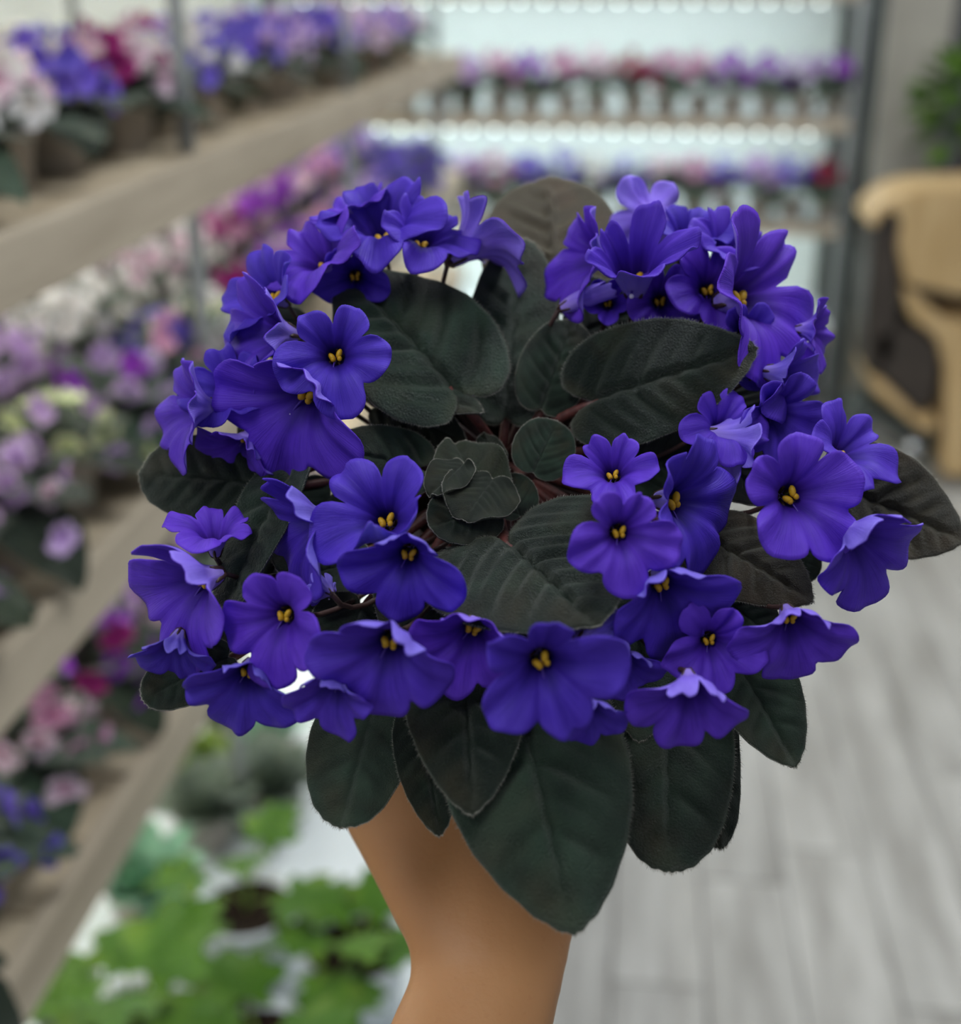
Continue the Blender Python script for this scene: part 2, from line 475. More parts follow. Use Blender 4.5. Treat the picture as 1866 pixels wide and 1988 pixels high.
# ---- rack along the far wall
RY0, RY1, RX0, RX1 = 4.2, 4.75, -1.15, 0.69
rack2 = empty('display_rack', (-0.2, 4.2, 0))
tag(rack2, 'white plant rack with glowing light strips on the far wall', 'rack')
for z in (1.02, 0.70, 0.36, 1.40):
    box('shelf_panel', (RX0, RY0 + 0.01, z - 0.02), (RX1 - 0.03, RY1, z), WHITE_M, rack2, 0.002)
    box('edge_board', (RX0, RY0, z - 0.035), (RX1 - 0.03, RY0 + 0.012, z + 0.004), LIP_M, rack2, 0.002)
    if z > 0.5:
        box('led_strip', (RX0 + 0.03, RY0 + 0.20, z - 0.040), (RX1 - 0.09, RY0 + 0.225, z - 0.026), LED, rack2, 0)
bmp_ = bmesh.new(); box_bm(bmp_, (-.006, -.006, -.003), (.006, .006, .003)); chip_me = from_bm('led_chip', bmp_, emis('led_chip', (0.9, 1.0, 0.93, 1), 7.0))
for z in (1.40, 1.02):
    x = RX0 + 0.1
    while x < RX1 - 0.1:
        obj('led_chip', chip_me, rack2, Matrix.Translation((x, RY0 + 0.022, z - 0.043))); x += 0.075
    box('led_rail', (RX0 + 0.05, RY0 + 0.014, z - 0.040), (RX1 - 0.06, RY0 + 0.03, z - 0.034), WHITE_M, rack2, 0)
box('back_panel', (RX0, RY1 - 0.006, 0.05), (RX1 - 0.03, RY1 + 0.006, 1.7), WALL_M, rack2, 0)
for xx in (RX0, RX1):
    for yy in (RY0 - 0.02, RY1 + 0.02):
        box('post', (xx - 0.022, yy - 0.022, 0), (xx + 0.022, yy + 0.022, 1.9), DARKST, rack2, 0.003)
box('side_rail', (RX1 - 0.045, RY0 - 0.008, 0.05), (RX1 - 0.032, RY0 + 0.008, 1.8), STEEL, rack2, 0.002)

# ------------------------------------------------------------------ potted violets on the racks
def bgpetal(name, e, m_, t): return petal_mat(name, e, m_, t, m_, 0.15)
PAL = {
 'white': bgpetal('petal_white', lin(240, 238, 236), lin(232, 226, 226), lin(214, 206, 190)),
 'pale pink': bgpetal('petal_pale_pink', lin(240, 220, 230), lin(230, 196, 216), lin(200, 120, 160)),
 'pink': bgpetal('petal_pink', lin(226, 176, 206), lin(212, 146, 188), lin(160, 80, 130)),
 'lilac': bgpetal('petal_lilac', lin(218, 192, 232), lin(200, 162, 222), lin(140, 90, 180)),
 'violet-blue': bgpetal('petal_violet_blue', lin(132, 114, 218), lin(104, 84, 202), lin(60, 30, 140)),
 'purple': bgpetal('petal_purple', lin(164, 76, 206), lin(140, 50, 184), lin(90, 20, 130)),
 'magenta': bgpetal('petal_magenta', lin(168, 44, 128), lin(140, 24, 104), lin(90, 10, 70)),
 'crimson': bgpetal('petal_crimson', lin(176, 40, 84), lin(150, 26, 66), lin(100, 10, 40)),
 'greenish white': bgpetal('petal_greenish_white', lin(226, 230, 186), lin(210, 220, 160), lin(180, 200, 120)),
}
BGLEAF = leaf_mat('rack_violet_leaf', lin(44, 62, 46), lin(70, 92, 72), lin(64, 74, 46), lin(104, 122, 100), 0.25)
BGLEAF2 = leaf_mat('rack_violet_leaf_dark', lin(30, 42, 30), lin(50, 66, 44), lin(60, 60, 34), lin(84, 98, 74), 0.25)
BGPOT = simple('rack_pot', lin(180, 170, 158), 0.5, 0.08, 6)
BGPOT2 = simple('rack_pot_terracotta', lin(160, 96, 66), 0.7, 0.08, 6)
fl_me = {}
for nm, m in PAL.items():
    lst = []
    for s in range(2):
        V, Fc, at = flower_geo(28, (15, 20, 5, 0, 8), s + 3, 25, 4, 0.06)
        lst.append(mesh('bloom', V, Fc, m, True, at))
    fl_me[nm] = lst
lf_me = []
for s, m in ((1, BGLEAF), (2, BGLEAF), (3, BGLEAF2), (4, BGLEAF2)):
    V, Fc, at = leaf_geo(0.85, HEART, 0.12, 0.3, 1.0, s, 10, 4, 0, 0.03)
    lf_me.append(mesh('leaf', V, Fc, m, True, at))
V, Fc = lathe_geo([(0.031, 0), (0.033, 0.002), (0.041, 0.056), (0.045, 0.056), (0.046, 0.068), (0.0425, 0.068), (0.041, 0.060)], 18)
pot_me = mesh('pot', V, Fc, BGPOT); pot_me2 = mesh('pot', V, Fc, BGPOT2)
for p_ in (pot_me, pot_me2): p_.materials.append(SOIL); p_.polygons[-1].material_index = 1

def frame(y, z):
    y = Vector(y).normalized(); z = Vector(z); z = (z - y * z.dot(y)).normalized(); x_ = y.cross(z)
    return Matrix((x_, y, z)).transposed().to_4x4()
def rack_violet(loc, colour, label, group, nl, nf, size, seed, hang=0.0, pot=True, accent=None, lift=0.0, dome=0.03):
    r = random.Random(seed)
    t = empty('african_violet', loc)
    tag(t, label, 'potted plant', group)
    if pot: obj('pot', pot_me if r.random() < 0.9 else pot_me2, t, Matrix.Translation(loc))
    base = Vector(loc) + Vector((0, 0, 0.056 + lift))
    a0 = r.uniform(0, 6.28)
    li = r.choice((0, 1, 2, 3)) // 2 * 2
    for i in range(nl):
        a = a0 + i * 2.4; k = i / nl
        el = 0.75 - 0.75 * k + r.uniform(-.12, .12) - hang * k
        dirv = Vector((math.cos(a) * math.cos(el), math.sin(a) * math.cos(el), math.sin(el)))
        upv = Vector((-math.cos(a) * math.sin(el), -math.sin(a) * math.sin(el), math.cos(el)))
        L = size * (0.062 + 0.045 * k) * r.uniform(0.9, 1.1)
        p = base + Vector((math.cos(a), math.sin(a), 0)) * (0.012 + 0.038 * k) * size + Vector((0, 0, 0.015 + 0.012 * (1 - k)))
        M = Matrix.Translation(p) @ frame(dirv, upv) @ Matrix.Scale(L, 4)
        obj('leaf', lf_me[li + i % 2], t, M)
    top = base + Vector((0.018 * (hang > 0.7), 0, 0.055 - 0.012 * (hang > 0.7)))
    for i in range(nf):
        k = math.sqrt((i + 0.5) / nf); a = i * 2.4 + a0
        R = 0.078 * size * k * r.uniform(0.85, 1.1)
        p = top + Vector((math.cos(a) * R, math.sin(a) * R, dome * (1 - k * k) + r.uniform(-.008, .008) - hang * 0.05 * k * max(0.2, math.cos(a) + 0.5)))
        n = Vector((math.cos(a) * k * 0.9, math.sin(a) * k * 0.9, 0.75)) + Vector((r.uniform(-.3, .3), r.uniform(-.4, .1), r.uniform(-.2, .2)))
        c = colour if not accent or r.random() < 0.6 else accent
        f_ = frame(Vector((0, 0, 1)) if abs(n.normalized().z) < 0.95 else Vector((0, 1, 0)), n)
        M = Matrix.Translation(p) @ f_ @ Matrix.Scale(0.026 * r.uniform(0.85, 1.1), 4)
        obj('flower', r.choice(fl_me[c]), t, M)
    return t
def project(P):
    d = Vector(P) - EYE; z = d.dot(FW)
    return (W / 2 + F * d.dot(RT) / z, H / 2 - F * d.dot(UP) / z, z)
SPOTS = {
 'top': [(40, 150, 'white', 'pale pink'), (150, 120, 'violet-blue', None), (270, 100, 'magenta', 'pale pink'), (340, 230, 'pink', None), (430, 110, 'white', 'violet-blue'), (560, 110, 'violet-blue', 'lilac'), (630, 120, 'violet-blue', None), (700, 110, 'lilac', 'pale pink'), (760, 100, 'lilac', None), (800, 80, 'violet-blue', 'pale pink')],
 'middle': [(40, 680, 'lilac', None), (60, 910, 'lilac', 'pale pink'), (150, 570, 'white', None), (240, 680, 'lilac', 'purple'), (180, 780, 'greenish white', 'white'), (260, 820, 'greenish white', 'white'), (100, 770, 'greenish white', 'lilac'), (290, 730, 'greenish white', 'white'), (120, 640, 'white', 'lilac'), (330, 480, 'pale pink', 'white'), (270, 590, 'pink', 'violet-blue'), (420, 470, 'magenta', 'pink'), (430, 540, 'white', 'greenish white'), (520, 400, 'purple', 'pale pink'), (640, 350, 'pink', 'violet-blue'), (700, 310, 'violet-blue', 'lilac'), (760, 290, 'violet-blue', None)],
 'lower': [(20, 1870, 'purple', 'violet-blue'), (30, 1460, 'violet-blue', None), (80, 1390, 'pink', 'pale pink'), (100, 1490, 'white', 'lilac'), (170, 1380, 'pink', None), (250, 1440, 'pink', 'pale pink'), (95, 1580, 'white', 'violet-blue'), (30, 1670, 'violet-blue', None), (190, 1260, 'purple', 'magenta'), (270, 1110, 'pale pink', 'lilac'), (320, 1150, 'pale pink', None)],
}
ORD = ['first', 'second', 'third', 'fourth', 'fifth', 'sixth', 'seventh', 'eighth', 'ninth', 'tenth', 'eleventh', 'twelfth', 'thirteenth', 'fourteenth', 'fifteenth', 'sixteenth', 'seventeenth', 'eighteenth', 'nineteenth', 'twentieth']
rnd = random.Random(11)
for z, nm in DECKS:
    for row, (xr, rn) in enumerate(((-0.63, 'front row'), (-0.80, 'centre row'), (-0.98, 'rear row'))):
        if nm != 'middle' and row == 2: continue
        y = 0.78 + 0.06 * row; cnt = 0; out = 0
        ylim = 3.95 if nm != 'lower' else 2.2
        while y < ylim:
            u = project((xr, y, z + 0.16))
            vis = u[0] > -420 and u[1] < 2150
            if vis:
                best = min(SPOTS[nm], key=lambda s: (s[0] - u[0]) ** 2 + ((s[1] - u[1]) * 0.8) ** 2)
                near = y < 1.9
                col, acc = best[2], best[3]
                if u[0] < -50 or u[1] > 2020:
                    lab = '%s African violet just past the left picture edge, %s nearest, %s, %s deck' % (col, ORD[out], rn, nm)
                    cnt -= 1; out += 1
                else:
                    lab = '%s African violet, %s from the near end, %s, %s deck' % (col, ORD[min(cnt, 19)], rn, nm)
                rack_violet((xr + rnd.uniform(-.015, .015) - 0.035 * (nm == 'top'), y, z), col, lab, 'violets on the long rack', 12 if near else 10, (15 if nm == 'top' else 12) if near else 11,
                            rnd.uniform(0.92, 1.08), rnd.randint(0, 99999), (0.4 if nm == 'top' else 0.75) if row == 0 else 0.15, True, acc)
                cnt += 1
            y += rnd.uniform(0.165, 0.19)
FAR = {1.02: ['lilac', 'crimson', 'greenish white', 'lilac', 'pink', 'purple', 'pink', 'pale pink', 'crimson', 'pink', 'pink', 'purple', 'purple', 'lilac', 'purple'],
       0.70: ['lilac', 'violet-blue', 'violet-blue', 'lilac', 'pink', 'violet-blue', 'violet-blue', 'white', 'violet-blue', 'pale pink', 'pink', 'violet-blue', 'lilac', 'violet-blue', 'crimson']}
for z, cols in FAR.items():
    for i, c in enumerate(cols):
        x = -0.86 + i * 0.105 + rnd.uniform(-.008, .008)
        if i == 0 or x > 0.62: continue
        rack_violet((x, 4.30 + rnd.uniform(-.01, .02), z), c, '%s African violet, %s pot from the left, %s shelf of the far wall rack' % (c, ORD[i - 1], 'upper' if z > 1 else 'lower'),
                    'violets on the far wall rack', 12, rnd.choice((8, 10, 12, 13)), rnd.uniform(0.85, 1.0) if z > 1 else rnd.uniform(1.0, 1.15), 500 + i + int(z * 100), 0.55, True, None, rnd.uniform(0.02, 0.036) if z > 1 else rnd.uniform(0.03, 0.05), 0.05)

# ------------------------------------------------------------------ plants on the low plinth
GREEN = leaf_mat('fresh_green_leaf', lin(70, 116, 22), lin(98, 144, 36), lin(130, 156, 40), lin(120, 160, 70), 0.05)
MINT = leaf_mat('mint_succulent_leaf', lin(130, 180, 146), lin(170, 222, 188), lin(150, 186, 152), lin(180, 210, 186), 0.05)
SAGE = leaf_mat('sage_succulent_leaf', lin(112, 128, 110), lin(150, 164, 146), lin(134, 136, 120), lin(180, 190, 172), 0.05)
LIME = leaf_mat('lime_succulent_leaf', lin(110, 140, 50), lin(150, 176, 80), lin(130, 150, 60), lin(170, 190, 110), 0.05)
LOBED = [(0, 0.0), (0.12, -0.13), (0.34, -0.16), (0.30, 0.02), (0.56, 0.10), (0.62, 0.30), (0.40, 0.40), (0.46, 0.62), (0.36, 0.76), (0.20, 0.72), (0.12, 0.90), (0, 1.0)]
V, Fc, at = leaf_geo(1.0, LOBED, 0.06, 0.25, 1.2, 9, 30, 6, 0, 0.05); lobed_me = mesh('leaf', V, Fc, GREEN, True, at)
TRAY = simple('grey_tray', lin(176, 178, 176), 0.5, 0.04, 5)
V, Fc = lathe_geo([(0.05, 0), (0.052, 0.002), (0.066, 0.10), (0.070, 0.10), (0.071, 0.112), (0.066, 0.112), (0.063, 0.1)], 20)
wpot_me = mesh('pot', V, Fc, WHITE_M); wpot_me.materials.append(SOIL); wpot_me.polygons[-1].material_index = 1
def leafy(loc, label, n, size, seed, height=0.06):
    r = random.Random(seed)
    t = empty('leafy_plant', loc); tag(t, label, 'potted plant', 'green lobed-leaf plants on the low plinth')
    obj('pot', wpot_me, t, Matrix.Translation(loc))
    for i in range(n):
        a = i * 2.4 + seed; k = (i + 0.5) / n
        el = 0.5 - 0.6 * k
        p = Vector(loc) + Vector((math.cos(a) * (0.02 + 0.06 * k), math.sin(a) * (0.02 + 0.06 * k), 0.11 + height * (1.2 - k * 0.8)))
        dv = Vector((math.cos(a) * math.cos(el), math.sin(a) * math.cos(el), math.sin(el))); uv = Vector((-math.cos(a) * math.sin(el), -math.sin(a) * math.sin(el), math.cos(el)))
        lf = obj('leaf', lobed_me, t, Matrix.Translation(p) @ frame(dv, uv) @ Matrix.Scale(size * r.uniform(0.8, 1.15), 4))
        V, Fc = tube_geo(bez(p, p - dv * 0.01 - Vector((0, 0, 0.02)), Vector(loc) + Vector((0, 0, 0.13)), Vector(loc) + Vector((0, 0, 0.1)), 5), 0.0022, 5)
        Mi = MW[lf.name].inverted()
        obj('petiole', mesh('petiole', [Mi @ v for v in V], Fc, LIME), lf, MW[lf.name])
    return t
V, Fc, at = leaf_geo(0.55, OVAL, 0.25, -0.2, 0.2, 3, 8, 4, 0, 0); 
succ = {}
for nm, m in (('mint', MINT), ('sage', SAGE), ('lime', LIME)):
    succ[nm] = mesh('leaf', V, Fc, m, True, at)
def succulent(loc, kind, label, n, R, seed, pot=True):
    r = random.Random(seed)
    t = empty('succulent', loc); tag(t, label, 'potted plant', 'succulents on the low plinth')
    obj('pot', pot_me, t, Matrix.Translation(loc))
    for i in range(n):
        a = i * 2.4; k = (i + 0.5) / n; el = 1.25 - 1.05 * k
        dv = Vector((math.cos(a) * math.cos(el), math.sin(a) * math.cos(el), math.sin(el))); uv = Vector((-math.cos(a) * math.sin(el), -math.sin(a) * math.sin(el), math.cos(el)))
        p = Vector(loc) + Vector((math.cos(a) * 0.02 * k, math.sin(a) * 0.02 * k, 0.066))
        obj('leaf', succ[kind], t, Matrix.Translation(p) @ frame(dv, uv) @ Matrix.Scale(R * (0.5 + 0.55 * k) * r.uniform(.9, 1.1), 4))
    return t
BZ = 0.15
def on_bench(x, y, top): 
    p = px_plane(x, y, 2, BZ + top); return Vector((p.x, p.y, BZ))
for (x, y, n, s, hgt, lab) in (
    (470, 1650, 4, 0.085, 0.09, 'bright green lobed-leaf plant standing tall beside the sage succulents'),
    (690, 1800, 6, 0.085, 0.03, 'bright green lobed-leaf plant just left of the wrist'),
    (250, 1915, 7, 0.11, 0.06, 'large bright green lobed-leaf plant nearest the lower left corner'),
    (500, 1985, 5, 0.095, 0.03, 'bright green lobed-leaf plant at the bottom edge left of the forearm')):
    leafy(on_bench(x, y, 0.11 + hgt), lab, n, s, int(x), hgt)
for (x, y, kind, n, R, lab) in (
    (262, 1680, 'mint', 28, 0.10, 'mint green succulent rosette behind the large leafy plant'),
    (390, 1540, 'sage', 28, 0.095, 'sage grey succulent rosette left of its twin on the plinth'),
    (525, 1490, 'sage', 32, 0.10, 'wide sage grey succulent rosette at the plinth front'),
    (390, 1440, 'lime', 22, 0.06, 'lime green succulent rosette at the back of the plinth row'),
    (520, 1390, 'mint', 24, 0.07, 'pale mint succulent rosette farthest along the plinth'),
    (140, 1960, 'sage', 24, 0.07, 'grey green succulent at the lower left corner'),
    (430, 1350, 'sage', 24, 0.07, 'grey succulent half hidden behind the lime rosette'),
    (330, 1740, 'mint', 22, 0.06, 'small mint succulent crowded against the large leafy plant')):
    succulent(on_bench(x, y, 0.10), kind, lab, n, R, int(x))

# ------------------------------------------------------------------ chair and bush at the right
PLY = plank_mat('tan_plywood', lin(176, 146, 100), lin(204, 176, 132), (8, 8, 1), 0.5)
UPH = simple('dark_brown_upholstery', lin(62, 54, 48), 0.6, 0.1, 12)
CHROME = simple('chrome', lin(210, 214, 220), 0.15, 0.02, 4, metal=1.0)
YC = 3.75
def cp(x, y, yy=YC): return px_plane(x, y, 1, yy)
chair = empty('lounge_chair', (cp(1800, 900).x, YC + 0.2, 0))
tag(chair, 'tan bentwood lounge chair with dark brown cushions at the right edge', 'chair')
def slab(name, pts, mat, depth=0.3, y0=0.0, bev=0.008):
    """side outline (photo points read on the plane of the chair's near side) extruded to its real depth"""
    P3 = [cp(x, y) for x, y in pts]
    bm = bmesh.new()
    vs_ = [bm.verts.new(Vector((p.x, YC + y0, p.z))) for p in P3]
    f = bm.faces.new(vs_)
    g = bmesh.ops.extrude_face_region(bm, geom=[f])
    for v in [e for e in g['geom'] if isinstance(e, bmesh.types.BMVert)]: v.co.y += depth
    bmesh.ops.recalc_face_normals(bm, faces=bm.faces)
    if bev: bmesh.ops.bevel(bm, geom=list(bm.edges), offset=bev, segments=2, affect='EDGES', clamp_overlap=True)
    return obj(name, from_bm(name, bm, mat), chair)
slab('back_shell', [(1688, 440), (1705, 408), (1745, 380), (1800, 368), (1990, 362), (1990, 575), (1866, 575), (1760, 552), (1745, 480), (1752, 430), (1735, 405), (1712, 420), (1700, 445)], PLY)
slab('back_cushion', [(1700, 446), (1712, 418), (1738, 404), (1754, 430), (1746, 480), (1752, 560), (1740, 700), (1690, 740), (1685, 600)], UPH, 0.26, 0.02, 0.012)
slab('lower_shell', [(1752, 556), (1780, 570), (1830, 620), (1990, 640), (1990, 930), (1832, 925), (1838, 720), (1820, 655), (1770, 620)], PLY)
slab('seat_cushion', [(1698, 650), (1770, 632), (1815, 655), (1832, 700), (1815, 790), (1790, 812), (1720, 745), (1700, 720)], UPH, 0.26, 0.02, 0.012)
slab('seat_shell', [(1692, 728), (1722, 748), (1790, 815), (1815, 800), (1822, 840), (1790, 838), (1715, 775), (1692, 755)], PLY)
slab('base', [(1690, 790), (1790, 845), (1815, 842), (1812, 905), (1800, 908), (1796, 880), (1700, 830), (1660, 845), (1655, 825)], DARKST, 0.2, 0.05, 0.006)
q = cp(1776, 875)
V, Fc = ball_geo((0, 0, 0), 0.026, None, 12, 8)
obj('castor', mesh('castor', V, Fc, CHROME), chair, Matrix.Translation((q.x, YC + 0.03, max(q.z, 0.026))))
# bush in a pot behind the chair
BUSH = leaf_mat('bush_leaf', lin(66, 104, 22), lin(104, 144, 40), lin(124, 152, 44), lin(140, 170, 70), 0.05)
bp = px_plane(1888, 230, 1, 4.24)
bush = empty('potted_bush', (bp.x, 4.24, 0)); tag(bush, 'rounded green bush in a tall pot behind the bentwood chair', 'potted plant')
V, Fc = lathe_geo([(0.11, 0), (0.12, 0.01), (0.16, 0.80), (0.17, 0.80), (0.17, 0.83), (0.15, 0.83), (0.14, 0.8)], 20)
pm = mesh('planter', V, Fc, GREY_WALL); obj('planter', pm, bush, Matrix.Translation((bp.x, 4.24, 0)))
r = random.Random(3)
V, Fc, at = leaf_geo(0.6, OVAL, 0.15, 0.3, 0.6, 5, 6, 3, 0, 0.02); bl = mesh('leaf', V, Fc, BUSH, True, at)
for i in range(170):
    u = r.uniform(-0.5, 1); a = r.uniform(0, 6.28); s = math.sqrt(1 - u * u); rad = 0.17 * r.uniform(0.55, 1.0)
    n = Vector((math.cos(a) * s, math.sin(a) * s, u))
    c = Vector((bp.x, 4.24, 1.03))
    dv = (n + Vector((r.uniform(-.6, .6), r.uniform(-.6, .6), r.uniform(-.5, .3)))).normalized()
    obj('leaf', bl, bush, Matrix.Translation(c + Vector((n.x, n.y, n.z * 1.15)) * rad) @ frame(dv, n + Vector((0, 0, .4))) @ Matrix.Scale(r.uniform(.05, .075), 4))
V, Fc = tube_geo([Vector((bp.x, 4.24, 0.8)), Vector((bp.x, 4.24, 1.1))], [0.02, 0.012], 6)
obj('stem', mesh('stem', V, Fc, STALK), bush)

# ------------------------------------------------------------------ the violet held up to the camera
AX = cv((0.0, 0.47, 0.88)).normalized()                  # direction the rosette faces
def dep(y): return 0.45 - (y - 900) * 8.1e-5
def hp(x, y, e): return px(x, y, dep(y) - e / 100.0)     # e: centimetres proud of the rosette's plane
CROWN = hp(975, 905, -5.0)
POT_B = CROWN - AX * 0.082
violet = empty('african_violet', POT_B)
tag(violet, 'deep blue-violet African violet with dark leaves held in the hand', 'potted plant')
V, Fc = lathe_geo([(0.030, 0), (0.032, 0.002), (0.041, 0.070), (0.045, 0.070), (0.046, 0.084), (0.0425, 0.084), (0.041, 0.074)], 32)
hpot = mesh('pot', V, Fc, POTW); hpot.materials.append(SOIL); hpot.polygons[-1].material_index = 1
obj('pot', hpot, violet, Matrix.Translation(POT_B) @ frame(AX.orthogonal(), AX))

def grow_leaf(b, t, width, eb, et, nrm=(0, 0.3, 0.95), cup=0.1, arch=0.15, outline=HEART, mats=None, seed=0, relief=1.0, wavy=0.012, side=0.0, fold=0.0, petiole=True, pr=0.0018):
    p0, p1 = hp(b[0], b[1], eb), hp(t[0], t[1], et)
    Lv = p1 - p0; L = Lv.length
    wm = width * dep((b[1] + t[1]) / 2) / F / L
    V, Fc, at = leaf_geo(wm, outline, cup, arch, relief, seed, 48, 18, 0.006, wavy, side, fold)
    # keep the tip where it was measured although the blade is arched
    zt = [v for v in V if v[1] > 0.995]; dz = min(v[2] for v in zt) if zt else 0
    V = [(x_, y_, z_ - dz * max(0, y_)) for x_, y_, z_ in V]
    me = mesh('leaf', V, Fc, mats or [LEAF, LEAF_B], True, at)
    M = Matrix.Translation(p0) @ frame(Lv, cv(nrm)) @ Matrix.Scale(L, 4)
    o = obj('leaf', me, violet, M)
    sm = o.modifiers.new('thickness', 'SOLIDIFY'); sm.thickness = 0.0009 / L; sm.offset = -1; sm.material_offset = 1; sm.material_offset_rim = 0
    rh = random.Random(seed + 77); HV, HF = [], []
    ring_n = 96; rim = V[-ring_n:]
    for k in range(ring_n * 5):
        i = k // 5; f = (k % 5) / 5 + rh.uniform(-.1, .1)
        a_, b_ = Vector(rim[i]), Vector(rim[(i + 1) % ring_n])
        q = a_.lerp(b_, f); out = (q - Vector((0, .3, q.z))).normalized()
        tg = (b_ - a_).normalized() if (b_ - a_).length > 1e-6 else Vector((1, 0, 0))
        ln = rh.uniform(0.0006, 0.0013) * min(1, L / 0.05) / L; wd = 0.00007 / L
        tip = q + out * ln + Vector((rh.uniform(-.4, .4), rh.uniform(-.4, .4), rh.uniform(-.5, .5))) * ln
        n0 = len(HV); HV += [q - tg * wd, q + tg * wd, tip, q + Vector((0, 0, wd * 2))]; HF += [(n0, n0 + 1, n0 + 2), (n0 + 1, n0 + 3, n0 + 2), (n0 + 3, n0, n0 + 2)]
    ho = obj('leaf_hairs', mesh('leaf_hairs', HV, HF, HAIR), o, M); ho['kind'] = 'stuff'
    if petiole:
        d = Lv.normalized()
        V, Fc = tube_geo(bez(p0 + d * L * 0.03 - M.col[2].to_3d().normalized() * (0.0022 + pr), p0 - d * min(0.02, L * .3) - M.col[2].to_3d().normalized() * 0.006, CROWN + AX * 0.012, CROWN - AX * 0.004, 10), [pr] * 11, 8)
        Mi = M.inverted()
        obj('petiole', mesh('petiole', [Mi @ v for v in V], Fc, PETIOLE), o, M)
    return o
YM = [LEAF_G, LEAF_B]; BK = [LEAF_B, LEAF]
